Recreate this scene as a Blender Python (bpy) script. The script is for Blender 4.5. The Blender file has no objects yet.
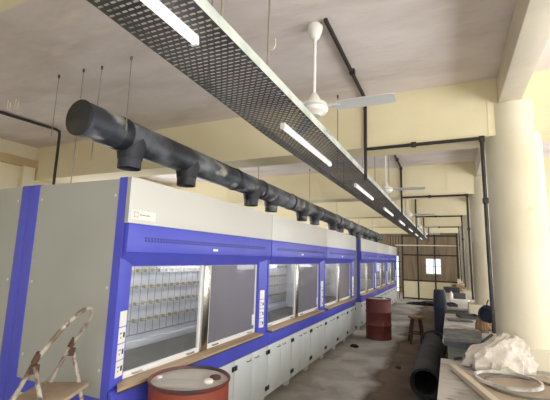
import bpy, bmesh, math, random
from mathutils import Vector, Matrix
random.seed(7)
C = bpy.context.scene.collection
PI = math.pi

# ------------------------------------------------------------------ materials
def srgb(r, g, b):
    f = lambda c: (c/255/12.92) if c/255 <= .04045 else ((c/255+.055)/1.055)**2.4
    return (f(r), f(g), f(b), 1)

def mat(name, col, rough=.6, metal=0.0, spec=.5, noise=None, bump=None, emit=None):
    """noise = list of (colour, scale, lo, hi, detail, stretch) layers mixed over the base by noise; bump = (scale, strength)"""
    m = bpy.data.materials.new(name); m.use_nodes = True
    nt = m.node_tree; N = nt.nodes; L = nt.links
    b = N['Principled BSDF']
    b.inputs['Base Color'].default_value = col
    b.inputs['Roughness'].default_value = rough
    b.inputs['Metallic'].default_value = metal
    b.inputs['Specular IOR Level'].default_value = spec
    tc = N.new('ShaderNodeTexCoord')
    last = None
    for (c2, sc, lo, hi, det, st) in (noise or []):
        mp = N.new('ShaderNodeMapping'); mp.inputs['Scale'].default_value = st
        L.new(tc.outputs['Object'], mp.inputs['Vector'])
        nz = N.new('ShaderNodeTexNoise'); nz.inputs['Scale'].default_value = sc; nz.inputs['Detail'].default_value = det
        L.new(mp.outputs['Vector'], nz.inputs['Vector'])
        mr = N.new('ShaderNodeMapRange'); mr.inputs['From Min'].default_value = lo; mr.inputs['From Max'].default_value = hi
        L.new(nz.outputs['Fac'], mr.inputs['Value'])
        mx = N.new('ShaderNodeMix'); mx.data_type = 'RGBA'
        L.new(mr.outputs['Result'], mx.inputs['Factor'])
        if last is None: mx.inputs['A'].default_value = col
        else: L.new(last, mx.inputs['A'])
        mx.inputs['B'].default_value = c2
        last = mx.outputs['Result']
    if last is not None: L.new(last, b.inputs['Base Color'])
    if bump:
        nz = N.new('ShaderNodeTexNoise'); nz.inputs['Scale'].default_value = bump[0]; nz.inputs['Detail'].default_value = 6
        mp = N.new('ShaderNodeMapping'); mp.inputs['Scale'].default_value = bump[2] if len(bump) > 2 else (1, 1, 1)
        L.new(tc.outputs['Object'], mp.inputs['Vector']); L.new(mp.outputs['Vector'], nz.inputs['Vector'])
        bp = N.new('ShaderNodeBump'); bp.inputs['Strength'].default_value = bump[1]; bp.inputs['Distance'].default_value = .02
        L.new(nz.outputs['Fac'], bp.inputs['Height']); L.new(bp.outputs['Normal'], b.inputs['Normal'])
    if emit:
        b.inputs['Emission Color'].default_value = emit[0]; b.inputs['Emission Strength'].default_value = emit[1]
    return m

def glass_mat(name, haze, hazecol, tint=(.93, .95, .95, 1)):
    m = bpy.data.materials.new(name); m.use_nodes = True
    nt = m.node_tree; N = nt.nodes; L = nt.links; N.clear()
    out = N.new('ShaderNodeOutputMaterial')
    tr = N.new('ShaderNodeBsdfTransparent'); tr.inputs['Color'].default_value = tint
    df = N.new('ShaderNodeBsdfDiffuse'); df.inputs['Color'].default_value = hazecol
    m1 = N.new('ShaderNodeMixShader'); m1.inputs['Fac'].default_value = haze
    L.new(tr.outputs[0], m1.inputs[1]); L.new(df.outputs[0], m1.inputs[2])
    gl = N.new('ShaderNodeBsdfGlossy'); gl.inputs['Roughness'].default_value = .03
    lw = N.new('ShaderNodeLayerWeight'); lw.inputs['Blend'].default_value = .5
    pw = N.new('ShaderNodeMath'); pw.operation = 'POWER'; pw.inputs[1].default_value = 5
    ma = N.new('ShaderNodeMath'); ma.operation = 'MULTIPLY_ADD'; ma.inputs[1].default_value = .6; ma.inputs[2].default_value = .03
    L.new(lw.outputs['Facing'], pw.inputs[0]); L.new(pw.outputs[0], ma.inputs[0])
    m2 = N.new('ShaderNodeMixShader')
    L.new(ma.outputs[0], m2.inputs['Fac']); L.new(m1.outputs[0], m2.inputs[1]); L.new(gl.outputs[0], m2.inputs[2])
    L.new(m2.outputs[0], out.inputs['Surface'])
    return m

M = {}
M['ceiling'] = mat('ceiling_plaster', srgb(225, 216, 213), .95, noise=[(srgb(208, 197, 192), 1.3, .4, .7, 6, (1, 2.2, 1)), (srgb(232, 222, 213), 2.6, .55, .8, 8, (1, 3, 1))], bump=(5, .5, (1, 2.5, 1)))
M['cream'] = mat('cream_paint', srgb(228, 217, 182), .85, noise=[(srgb(216, 203, 164), .9, .45, .75, 5, (1, 1, 1)), (srgb(234, 226, 198), 4, .55, .8, 6, (1, 1, .4))], bump=(6, .15))
M['beam'] = mat('cream_beam_paint', srgb(232, 221, 186), .85, noise=[(srgb(220, 206, 166), 1.1, .45, .75, 5, (.6, 1, 1)), (srgb(232, 222, 188), 5, .55, .8, 6, (1, 1, .4))], bump=(6, .2))
M['longbeam'] = mat('grey_cream_beam', srgb(216, 207, 188), .9, noise=[(srgb(200, 190, 172), 2.0, .4, .75, 6, (1, 1, 1))], bump=(8, .4))
M['pillar'] = mat('pillar_paint', srgb(220, 213, 190), .8, noise=[(srgb(204, 191, 155), 1.6, .5, .75, 5, (1, 1, .5)), (srgb(190, 165, 120), 3.2, .68, .82, 6, (1, 1, .6))], bump=(5, .2))
M['tan'] = mat('tan_wall_board', srgb(196, 172, 128), .85, noise=[(srgb(176, 150, 108), 1.2, .4, .7, 5, (1, 1, .5))])
M['floor'] = mat('concrete_floor', srgb(184, 181, 174), .85, noise=[(srgb(150, 145, 137), 1.3, .42, .62, 10, (1, 1, 1)), (srgb(204, 201, 194), 2.4, .55, .75, 8, (1, .5, 1)), (srgb(140, 129, 116), 4.5, .62, .8, 10, (1, 1, 1))], bump=(9, .3))
M['dust'] = mat('brown_floor_dust', srgb(118, 101, 82), .95, noise=[(srgb(98, 84, 68), 2.2, .4, .65, 8, (1, 1, 1))])
def dust_edge(m):
    nt = m.node_tree; N = nt.nodes; L = nt.links
    tc = N.new('ShaderNodeTexCoord'); sx = N.new('ShaderNodeSeparateXYZ'); L.new(tc.outputs['Object'], sx.inputs[0])
    nz = N.new('ShaderNodeTexNoise'); nz.inputs['Scale'].default_value = 1.6; nz.inputs['Detail'].default_value = 8; L.new(tc.outputs['Object'], nz.inputs['Vector'])
    ad = N.new('ShaderNodeMath'); ad.operation = 'MULTIPLY_ADD'; ad.inputs[1].default_value = .55; L.new(nz.outputs['Fac'], ad.inputs[0]); L.new(sx.outputs['X'], ad.inputs[2])
    mr = N.new('ShaderNodeMapRange'); mr.interpolation_type = 'SMOOTHSTEP'
    mr.inputs['From Min'].default_value = -.92; mr.inputs['From Max'].default_value = -.60; mr.inputs['To Max'].default_value = .95
    L.new(ad.outputs[0], mr.inputs['Value']); L.new(mr.outputs['Result'], N['Principled BSDF'].inputs['Alpha'])
dust_edge(M['dust'])
M['blue'] = mat('blue_powder_coat', srgb(80, 85, 196), .38, spec=.45, noise=[(srgb(73, 77, 184), 2.0, .45, .75, 3, (1, 1, 1))])
M['blueslot'] = mat('dark_blue_slot', srgb(44, 46, 120), .6)
M['grey'] = mat('shaded_white_panel', srgb(166, 167, 160), .5, noise=[(srgb(160, 160, 152), 1.2, .45, .7, 3, (1, 1, 1))])  # same paint as the fascia, shade of the sides put into this darker tone
M['white'] = mat('white_panel', srgb(205, 203, 196), .42)
M['cab'] = mat('cabinet_white', srgb(210, 216, 217), .42, noise=[(srgb(200, 206, 207), 3, .5, .75, 4, (1, 1, 1))])
M['liner'] = mat('hood_liner_white', srgb(214, 215, 220), .45)
M['baffle'] = mat('hood_baffle_grey', srgb(216, 217, 224), .45, noise=[(srgb(196, 197, 206), 2.5, .45, .7, 4, (1, 1, .4))])
M['seam'] = mat('baffle_seam_grey', srgb(140, 140, 148), .6)
M['clip'] = mat('brown_clip', srgb(172, 160, 130), .6)
M['worktop'] = mat('dark_worktop', srgb(92, 88, 80), .55, noise=[(srgb(110, 104, 94), 3, .5, .75, 6, (1, 1, 1))])
M['ply'] = mat('raw_plywood', srgb(186, 162, 132), .7, noise=[(srgb(166, 140, 110), 2.2, .42, .7, 6, (4, .6, 1)), (srgb(186, 164, 134), 4, .6, .8, 6, (4, .6, 1))])
M['plyedge'] = mat('dark_board_edge', srgb(70, 62, 56), .8)
M['glass'] = glass_mat('clear_sash_glass', .06, srgb(150, 150, 155))
M['hazy'] = glass_mat('hazy_sash_glass', .62, srgb(140, 138, 148), (.8, .8, .83, 1))  # even grey mixed over the whole pane
M['alu'] = mat('white_aluminium', srgb(232, 232, 228), .35, spec=.5)
M['chrome'] = mat('brushed_steel', srgb(205, 200, 192), .22, metal=1.0, noise=[(srgb(120, 112, 102), 2.5, .5, .7, 4, (1, 1, .8))])
M['plate'] = mat('socket_white', srgb(240, 238, 230), .35)
M['black'] = mat('black_plastic', srgb(24, 24, 26), .45)
M['conduit'] = mat('black_conduit', srgb(36, 32, 30), .5, noise=[(srgb(62, 54, 46), 5, .55, .75, 4, (1, 1, 1))])
M['duct'] = mat('black_duct', srgb(50, 54, 62), .5, noise=[(srgb(122, 126, 132), 2.6, .45, .62, 10, (1, .7, 1)), (srgb(172, 168, 158), 5.0, .56, .66, 12, (1, .6, 1)), (srgb(26, 27, 32), 1.4, .5, .65, 5, (1, 1, 1))], bump=(7, .3))
M['ductdark'] = mat('black_duct_weld', srgb(28, 30, 38), .55, noise=[(srgb(58, 60, 66), 4, .55, .78, 8, (1, 1, 1))])
M['ductcap'] = mat('duct_end_cap', srgb(44, 44, 42), .75, noise=[(srgb(66, 64, 58), 3, .5, .7, 6, (1, 1, 1))])
M['galv'] = mat('galvanised_steel', srgb(196, 202, 192), .5, metal=0.0, noise=[(srgb(150, 158, 150), 4, .45, .7, 6, (1, 1, 1))])
M['perf'] = mat('perforated_tray_steel', srgb(98, 98, 96), .5, metal=.6, noise=[(srgb(70, 70, 68), 3, .45, .7, 4, (1, 1, 1))])
M['tube'] = mat('lit_tube_diffuser', srgb(240, 240, 238), .4, emit=((1, .98, .95, 1), .5))
M['lamp'] = mat('lit_hood_lamp', srgb(240, 240, 238), .4, emit=((1, .98, .95, 1), 34))
M['tubebody'] = mat('tube_housing_white', srgb(226, 224, 218), .5)
M['fan'] = mat('fan_white', srgb(232, 228, 220), .4)
M['blade'] = mat('fan_blade_grey_white', srgb(206, 206, 206), .4)
M['rod'] = mat('thin_steel_rod', srgb(150, 142, 130), .5, metal=.2)
M['drum'] = mat('rusty_red_drum', srgb(134, 58, 40), .55, noise=[(srgb(104, 44, 34), 1.8, .45, .7, 6, (1, 1, 1)), (srgb(156, 84, 58), 5, .62, .8, 8, (1, 1, 1))])
M['drum2'] = mat('maroon_drum', srgb(104, 44, 40), .55, noise=[(srgb(84, 34, 33), 2.0, .45, .7, 6, (1, 1, 1)), (srgb(150, 104, 92), 8, .66, .8, 8, (1, 1, .4))])
M['lid'] = mat('dirty_drum_lid', srgb(196, 188, 176), .55, noise=[(srgb(150, 136, 120), 2.2, .48, .68, 7, (.6, 3, 1)), (srgb(186, 180, 170), 4, .58, .8, 6, (1, 1, 1))])
M['rim'] = mat('dark_drum_rim', srgb(66, 56, 60), .45, metal=.2, noise=[(srgb(120, 62, 46), 2.5, .46, .6, 6, (1, 1, 1))])
M['bungdark'] = mat('rust_bung', srgb(86, 58, 44), .7)
M['ladder'] = mat('worn_ladder_tube', srgb(176, 168, 152), .5, noise=[(srgb(112, 94, 78), 9, .48, .60, 8, (1, 1, 1)), (srgb(70, 54, 44), 14, .58, .66, 6, (1, 1, 1))])
M['rust'] = mat('rusty_bracket', srgb(86, 60, 46), .8)
M['plat'] = mat('ladder_platform', srgb(178, 158, 134), .8, noise=[(srgb(150, 128, 106), 4, .45, .7, 7, (1, 1, 1))])
M['wood'] = mat('stool_wood', srgb(84, 60, 44), .7, noise=[(srgb(64, 46, 34), 6, .45, .7, 5, (1, 1, .2))])
M['seat'] = mat('stool_seat_wood', srgb(146, 118, 88), .7, noise=[(srgb(122, 98, 72), 5, .45, .7, 5, (1, 1, 1))])
M['table'] = mat('stained_white_top', srgb(206, 202, 196), .55, noise=[(srgb(170, 164, 160), 2.2, .5, .62, 8, (1, 2.4, 1)), (srgb(120, 114, 112), 4.0, .62, .74, 9, (1, 2.2, 1))])
M['tableside'] = mat('grey_green_panel', srgb(138, 144, 136), .6)
M['rubber'] = mat('black_rolled_sheet', srgb(56, 59, 60), .7, noise=[(srgb(76, 78, 78), 4, .45, .7, 6, (1, 1, 1))])
M['navy'] = mat('dark_navy_roll', srgb(32, 38, 58), .6, noise=[(srgb(44, 52, 76), 5, .45, .7, 5, (1, 1, .4))])
M['bag'] = mat('white_plastic_bag', srgb(210, 202, 190), .45, noise=[(srgb(186, 175, 160), 5, .5, .72, 6, (1, 1, 1)), (srgb(86, 84, 88), 5.2, .69, .71, 2, (1.6, 1, 1))], bump=(14, .9))
M['sheet'] = mat('grey_plastic_sheet', srgb(92, 95, 102), .35, noise=[(srgb(58, 60, 68), 6, .45, .7, 8, (1, 1, 1))], bump=(12, .8))
M['board'] = mat('brown_board', srgb(176, 158, 138), .75, noise=[(srgb(152, 134, 114), 2.2, .45, .7, 7, (1, 1, 1))])
M['batten'] = mat('pale_batten', srgb(206, 194, 170), .7, noise=[(srgb(184, 168, 140), 4, .5, .75, 6, (1, 1, 1))])
M['hoop'] = mat('chalky_hoop', srgb(206, 204, 198), .5, noise=[(srgb(140, 138, 134), 7, .5, .7, 6, (1, 1, 1))])
M['hoopdark'] = mat('grey_hoop', srgb(120, 116, 110), .5, metal=.3)
M['cord'] = mat('cream_cord', srgb(232, 222, 196), .8)
M['brown'] = mat('brown_paper', srgb(150, 122, 92), .85, noise=[(srgb(118, 92, 68), 5, .45, .7, 6, (1, 1, 1))], bump=(10, .8))
M['dkgrey'] = mat('dark_grey_item', srgb(62, 62, 66), .6)
M['label'] = mat('cream_label', srgb(246, 242, 228), .5)
M['orange'] = mat('orange_mark', srgb(222, 132, 66), .5)
M['green'] = mat('olive_print', srgb(150, 158, 96), .6)
M['frameblk'] = mat('black_steel_section', srgb(26, 24, 24), .55)
M['shutter'] = mat('brown_board_wall', srgb(132, 115, 92), .85, noise=[(srgb(108, 92, 72), 2.0, .42, .7, 5, (3, 1, .4))])
M['window'] = mat('window_frame_paint', srgb(200, 196, 184), .6)

# ------------------------------------------------------------------ mesh helpers
def bmn(): return bmesh.new()

def quad(bm, vs):
    return bm.faces.new([bm.verts.new(v) for v in vs])

def box(bm, x0, x1, y0, y1, z0, z1, bev=0, mx=None):
    r = bmesh.ops.create_cube(bm, size=1)
    vs = r['verts']
    for v in vs:
        v.co = Vector(((x0+x1)/2+v.co.x*(x1-x0), (y0+y1)/2+v.co.y*(y1-y0), (z0+z1)/2+v.co.z*(z1-z0)))
    if bev:
        es = list({e for v in vs for e in v.link_edges})
        res = bmesh.ops.bevel(bm, geom=es, offset=bev, segments=2, affect='EDGES', profile=.6)
        vs = list({v for f in res['faces'] for v in f.verts} | {v for v in vs if v.is_valid})
    if mx is not None:
        for v in vs: v.co = mx @ v.co
    return vs

def frame_of(d):
    d = d.normalized()
    a = Vector((0, 0, 1)) if abs(d.z) < .9 else Vector((1, 0, 0))
    u = d.cross(a).normalized(); w = d.cross(u).normalized()
    return u, w

def tube(bm, pts, r, n=8, closed=False, caps=True):
    pts = [Vector(p) for p in pts]; rings = []
    rs = r if isinstance(r, (list, tuple)) else [r]*len(pts)
    m = len(pts); pu = None
    for i, p in enumerate(pts):
        if closed: d = pts[(i+1) % m]-pts[i-1]
        elif i == 0: d = pts[1]-p
        elif i == m-1: d = p-pts[i-1]
        else: d = (pts[i+1]-p).normalized()+(p-pts[i-1]).normalized()
        d = d.normalized()
        if pu is None: u, w = frame_of(d)
        else:
            u = (pu-d*pu.dot(d))
            u = u.normalized() if u.length > 1e-6 else frame_of(d)[0]
            w = d.cross(u).normalized()
        pu = u
        k = 1.0
        if not closed and 0 < i < m-1:
            c = (pts[i+1]-p).normalized().dot((p-pts[i-1]).normalized())
            k = 1.0/max(.75, math.sqrt(max(.01, (1+c)/2)))
        rings.append([bm.verts.new(p+(u*math.cos(2*PI*j/n)+w*math.sin(2*PI*j/n))*rs[i]*k) for j in range(n)])
    for i in range(m if closed else m-1):
        a, b = rings[i], rings[(i+1) % m]
        for j in range(n): bm.faces.new((a[j], a[(j+1) % n], b[(j+1) % n], b[j]))
    if caps and not closed:
        bm.faces.new(list(reversed(rings[0]))); bm.faces.new(rings[-1])

def cyl(bm, p0, p1, r, n=16, r2=None):
    tube(bm, [p0, p1], [r, r if r2 is None else r2], n)

def lathe(bm, prof, n=40, o=(0, 0, 0), axis=None):
    """prof: (radius, height) list, radius 0 closes the end; axis: rotation matrix for the z axis"""
    rings = []; o = Vector(o)
    for (r, z) in prof:
        if r < 1e-6: ps = [Vector((0, 0, z))]
        else: ps = [Vector((r*math.cos(2*PI*j/n), r*math.sin(2*PI*j/n), z)) for j in range(n)]
        if axis is not None: ps = [axis @ p for p in ps]
        rings.append([bm.verts.new(p+o) for p in ps])
    for a, b in zip(rings, rings[1:]):
        if len(a) == 1 and len(b) == 1: continue
        for j in range(n):
            k = (j+1) % n
            if len(a) == 1: bm.faces.new((a[0], b[k], b[j]))
            elif len(b) == 1: bm.faces.new((a[j], a[k], b[0]))
            else: bm.faces.new((a[j], a[k], b[k], b[j]))

def prism(bm, poly, lo, hi, ax='z'):
    """extrude polygon; ax z: (x,y); ax y: (x,z); ax x: (y,z)"""
    def P(a, b, h): return {'z': (a, b, h), 'y': (a, h, b), 'x': (h, a, b)}[ax]
    A = [bm.verts.new(P(a, b, lo)) for a, b in poly]; B = [bm.verts.new(P(a, b, hi)) for a, b in poly]
    n = len(poly)
    for i in range(n): bm.faces.new((A[i], A[(i+1) % n], B[(i+1) % n], B[i]))
    bm.faces.new(list(reversed(A))); bm.faces.new(B)

def obj(name, bm, m, parent=None, loc=None):
    bmesh.ops.recalc_face_normals(bm, faces=bm.faces[:])
    for f in bm.faces: f.smooth = True
    for e in bm.edges:
        if len(e.link_faces) != 2 or e.calc_face_angle(0) > .6: e.smooth = False
    me = bpy.data.meshes.new(name); bm.to_mesh(me); bm.free()
    me.materials.append(m if not isinstance(m, str) else M[m])
    o = bpy.data.objects.new(name, me); C.objects.link(o)
    if parent is not None: o.parent = parent
    if loc is not None: o.location = loc
    return o

def tag(o, label, cat, group=None, kind=None):
    o['label'] = label; o['category'] = cat
    if group: o['group'] = group
    if kind: o['kind'] = kind
    return o

def thing(name, label, cat, loc=(0, 0, 0), rotz=0, group=None):
    o = bpy.data.objects.new(name, None); C.objects.link(o)
    o.location = loc; o.rotation_euler = (0, 0, rotz); o.empty_display_size = .1
    return tag(o, label, cat, group)

def struct(name, bm, m, label, cat, parent=None):
    o = obj(name, bm, m, parent)
    if parent is None: tag(o, label, cat, kind='structure')
    return o

def kids(o): return [c for c in bpy.data.objects if c.parent == o]

def copy_tree(o, parent=None):
    c = o.copy(); C.objects.link(c)
    if parent is not None: c.parent = parent
    for ch in kids(o): copy_tree(ch, c)
    return c

def dup(o, loc, label, rotz=None, group=None):
    c = copy_tree(o); c.location = loc
    if rotz is not None: c.rotation_euler = (0, 0, rotz)
    c['label'] = label
    if group: c['group'] = group
    return c

ORD = ['first', 'second', 'third', 'fourth', 'fifth', 'sixth', 'seventh', 'eighth', 'ninth', 'tenth', 'eleventh', 'twelfth', 'thirteenth', 'fourteenth', 'fifteenth', 'sixteenth', 'seventeenth', 'eighteenth']

# ------------------------------------------------------------------ camera
H = 1.75
cam = bpy.data.cameras.new('camera'); co = bpy.data.objects.new('camera', cam); C.objects.link(co)
cam.sensor_width = 36; cam.lens = 370/550*36; cam.clip_start = .05
yaw, pit, rol = (math.radians(a) for a in (25.23, 8.72, 1.67))
f = Vector((-math.sin(yaw)*math.cos(pit), math.cos(yaw)*math.cos(pit), math.sin(pit)))
r = Vector((math.cos(yaw), math.sin(yaw), 0)); u = r.cross(f)
r2 = r*math.cos(rol)+u*math.sin(rol); u2 = -r*math.sin(rol)+u*math.cos(rol)
mw = Matrix((r2, u2, -f)).transposed().to_4x4(); mw.translation = (0, 0, H)
co.matrix_world = mw
bpy.context.scene.camera = co

# ------------------------------------------------------------------ room shell
XL, XR, YB, YF, ZC = -6.8, 3.6, -2.6, 22.0, 3.6
BAY, B0, BW, BZ = 3.5, .6, .4, 3.0

bm = bmn(); box(bm, XL-.2, XR+.2, YB-.2, YF+.2, -.12, 0)
struct('floor', bm, 'floor', 'stained grey concrete floor of the hall', 'floor')
bm = bmn(); box(bm, XL-.2, XR+.2, YB-.2, YF+.2, ZC, ZC+.15)
struct('ceiling', bm, 'ceiling', 'rough pinkish grey plaster ceiling', 'ceiling')

def wall_grid(bm, ax, pos, th, a0, a1, z0, z1, holes):
    """wall at ax=pos..pos+th spanning a0..a1, with rectangular holes (a,b,zlo,zhi)"""
    As = sorted({a0, a1, *[h[0] for h in holes], *[h[1] for h in holes]})
    Zs = sorted({z0, z1, *[h[2] for h in holes], *[h[3] for h in holes]})
    for i in range(len(As)-1):
        for j in range(len(Zs)-1):
            ca, cz = (As[i]+As[i+1])/2, (Zs[j]+Zs[j+1])/2
            if any(h[0] < ca < h[1] and h[2] < cz < h[3] for h in holes): continue
            if ax == 'x': box(bm, pos, pos+th, As[i], As[i+1], Zs[j], Zs[j+1])
            else: box(bm, As[i], As[i+1], pos, pos+th, Zs[j], Zs[j+1])
    bmesh.ops.remove_doubles(bm, verts=bm.verts[:], dist=1e-5)

win_n = [0]
def window(ax, pos, a0, a1, z0, z1, label, nv=3, nh=1, th=.05):
    win_n[0] += 1
    bm = bmn(); w = .05
    def B(p0, p1, q0, q1):
        if ax == 'x': box(bm, pos, pos+th, p0, p1, q0, q1)
        else: box(bm, p0, p1, pos, pos+th, q0, q1)
    B(a0, a0+w, z0, z1); B(a1-w, a1, z0, z1); B(a0+w, a1-w, z0, z0+w); B(a0+w, a1-w, z1-w, z1)
    for i in range(1, nv):
        a = a0+(a1-a0)*i/nv; B(a-.02, a+.02, z0+w, z1-w)
    for i in range(1, nh+1):
        z = z0+(z1-z0)*i/(nh+1)
        for k in range(nv):
            B(a0+(a1-a0)*k/nv+.02+(.03 if k == 0 else 0), a0+(a1-a0)*(k+1)/nv-.02-(.03 if k == nv-1 else 0), z-.015, z+.015)
    struct('window_%d' % win_n[0], bm, 'window', label, 'window')

right_holes = [(B0+BAY*k+BW+.35, B0+BAY*(k+1)-.35, .95, 2.95) for k in range(-1, 6)]
right_holes[0] = (YB+.4, .4, .95, 2.95)
right_holes = [h for h in right_holes if h[1] < YF-.2]
bm = bmn(); wall_grid(bm, 'x', XR, .2, YB-.2, YF+.2, 0, ZC, right_holes)
struct('wall_right', bm, 'cream', 'cream wall with daylight windows beyond the round pillars', 'wall')
left_holes = [(B0+BAY*k+BW+.55, B0+BAY*(k+1)-.55, 1.0, 2.9) for k in range(1, 6)]
bm = bmn(); wall_grid(bm, 'x', XL-.2, .2, YB-.2, YF+.2, 0, ZC, left_holes)
struct('wall_left', bm, 'cream', 'cream wall far behind the second row of hoods', 'wall')
back_holes = [(-4.6, -2.6, .9, 2.9), (-1.6, 1.4, 0, 2.9)]
bm = bmn(); wall_grid(bm, 'y', YB-.2, .2, XL, XR, 0, ZC, back_holes)
struct('wall_back', bm, 'cream', 'cream wall behind the viewer with wide doorway', 'wall')
far_holes = [(-1.21, -.40, 1.05, 1.92), (-2.78, -2.58, .05, 2.0), (-5.6, -3.6, 1.0, 2.7)]
bm = bmn(); wall_grid(bm, 'y', YF, .2, XL, XR, 0, ZC, far_holes)
struct('wall_far', bm, 'shutter', 'brown boarded wall at the far end behind black partition', 'wall')
for i, h in enumerate(right_holes): window('x', XR+.05, *h, 'white framed window in the right wall, %s along' % ORD[i])
for i, h in enumerate(left_holes): window('x', XL-.12, *h, 'white framed window in the left wall, %s along' % ORD[i])
window('y', YF+.05, *far_holes[0], 'small bright window in the far brown wall', nv=2, nh=1)
window('y', YF+.05, *far_holes[2], 'wide window in the far wall behind the hoods', nv=3, nh=1)
bm = bmn(); box(bm, XL, XL+.10, YB, 4.1, 3.2, 3.34)
struct('trim_1', bm, 'tan', 'tan ledge running high along the left wall', 'ledge')
bm = bmn(); box(bm, XL, XL+.10, 3.86, 4.06, 0, 3.2)
struct('trim_2', bm, 'cream', 'cream pilaster strip in the left corner under ledge', 'pilaster')

for k in range(6):
    y0 = B0+BAY*k
    bm = bmn(); box(bm, XL, XR, y0, y0+BW, BZ, ZC)
    # shallow shuttering joints cut as raised lines in the plaster
    for j in range(8):
        xx = XL+.7+j*1.22+(k % 2)*.4
        box(bm, xx, xx+.012, y0-.004, y0, BZ+.01, ZC-.01)
    struct('beam', bm, 'beam', 'cream concrete cross beam, %s from the viewer' % ORD[k], 'beam')
bm = bmn()
for k in range(-1, 6):
    ya = max(YB, B0+BAY*k+BW); yb = min(YF, B0+BAY*(k+1))
    box(bm, .497, .69, ya, yb, 3.32, ZC, .008)
struct('beam', bm, 'longbeam', 'narrow grey cream beam running lengthwise over the pillars', 'beam')

PX, PR = .622, .242
for k in range(0, 6):
    yc = B0+BAY*k+.22
    if k == 0: continue
    bm = bmn(); lathe(bm, [(0, 0), (PR, 0), (PR, 3.318), (0, 3.318)], 56, (PX, yc-.04, 0))
    p = struct('pillar', bm, 'pillar', 'round cream plastered pillar, %s along the tables' % ORD[k-1], 'pillar')
    bm = bmn(); box(bm, PX-.345, PX+.40, yc-.30, yc+.31, 0, 1.02, .012)
    obj('plinth', bm, 'pillar', p)

# ------------------------------------------------------------------ partition at the far end
PY = 18.5
pt = thing('partition_frame', 'black steel partition frame with cream lower panels at the far end', 'partition', (-.9, PY, 0)); pt['kind'] = 'structure'
def pbox(name, x0, x1, z0, z1, m, d=.03):
    bm = bmn(); box(bm, x0+.9, x1+.9, -d, d, z0, z1); return obj(name, bm, m, pt)
xs = [-2.0, -1.33, -.6, .32]
for xx in xs: pbox('upright', xx-.03, xx+.03, 0, 2.98, 'frameblk')
for zz in (.06, .86, 2.02, 2.9):
    for a, b in zip(xs, xs[1:]): pbox('rail', a+.03, b-.03, zz-.03, zz+.03, 'frameblk', .028)
for a, b in zip(xs, xs[1:]): pbox('infill_panel', a+.03, b-.03, .09, .83, 'cream', .012)
# grille between the partition and the hoods
gr = thing('window_grille', 'black bar grille beside the partition, next to hood row', 'grille', (-2.35, 18.48, 0))
for i in range(4):
    bm = bmn(); cyl(bm, (-.18+i*.12, 0, 0), (-.18+i*.12, 0, 2.9), .014, 8); obj('bar', bm, 'frameblk', gr)
for z in (.5, 1.0, 1.35, 1.7, 2.1, 2.9):
    bm = bmn(); cyl(bm, (-.24, 0, z), (.30, 0, z), .012, 8); obj('crossbar', bm, 'frameblk', gr)
bm = bmn(); cyl(bm, (-2.3, 18.40, 2.46), (.30, 18.40, 2.46), .02, 10)
tag(obj('conduit_pipe', bm, 'plate'), 'thin white pipe crossing in front of the far partition', 'pipe')
# brown upright boards stored behind the partition
for i, (x, w, h, y) in enumerate([(-1.75, .18, 2.5, 20.6), (-1.35, .12, 2.2, 20.9), (-.15, .22, 2.4, 20.7), (.2, .16, 2.6, 20.9)]):
    bm = bmn(); box(bm, x-w/2, x+w/2, y, y+.06, 0, h, .006)
    tag(obj('leaning_board', bm, 'shutter'), 'tall brown board standing behind the partition, %s from the hood side' % ORD[i], 'board', 'boards behind the partition')

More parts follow.
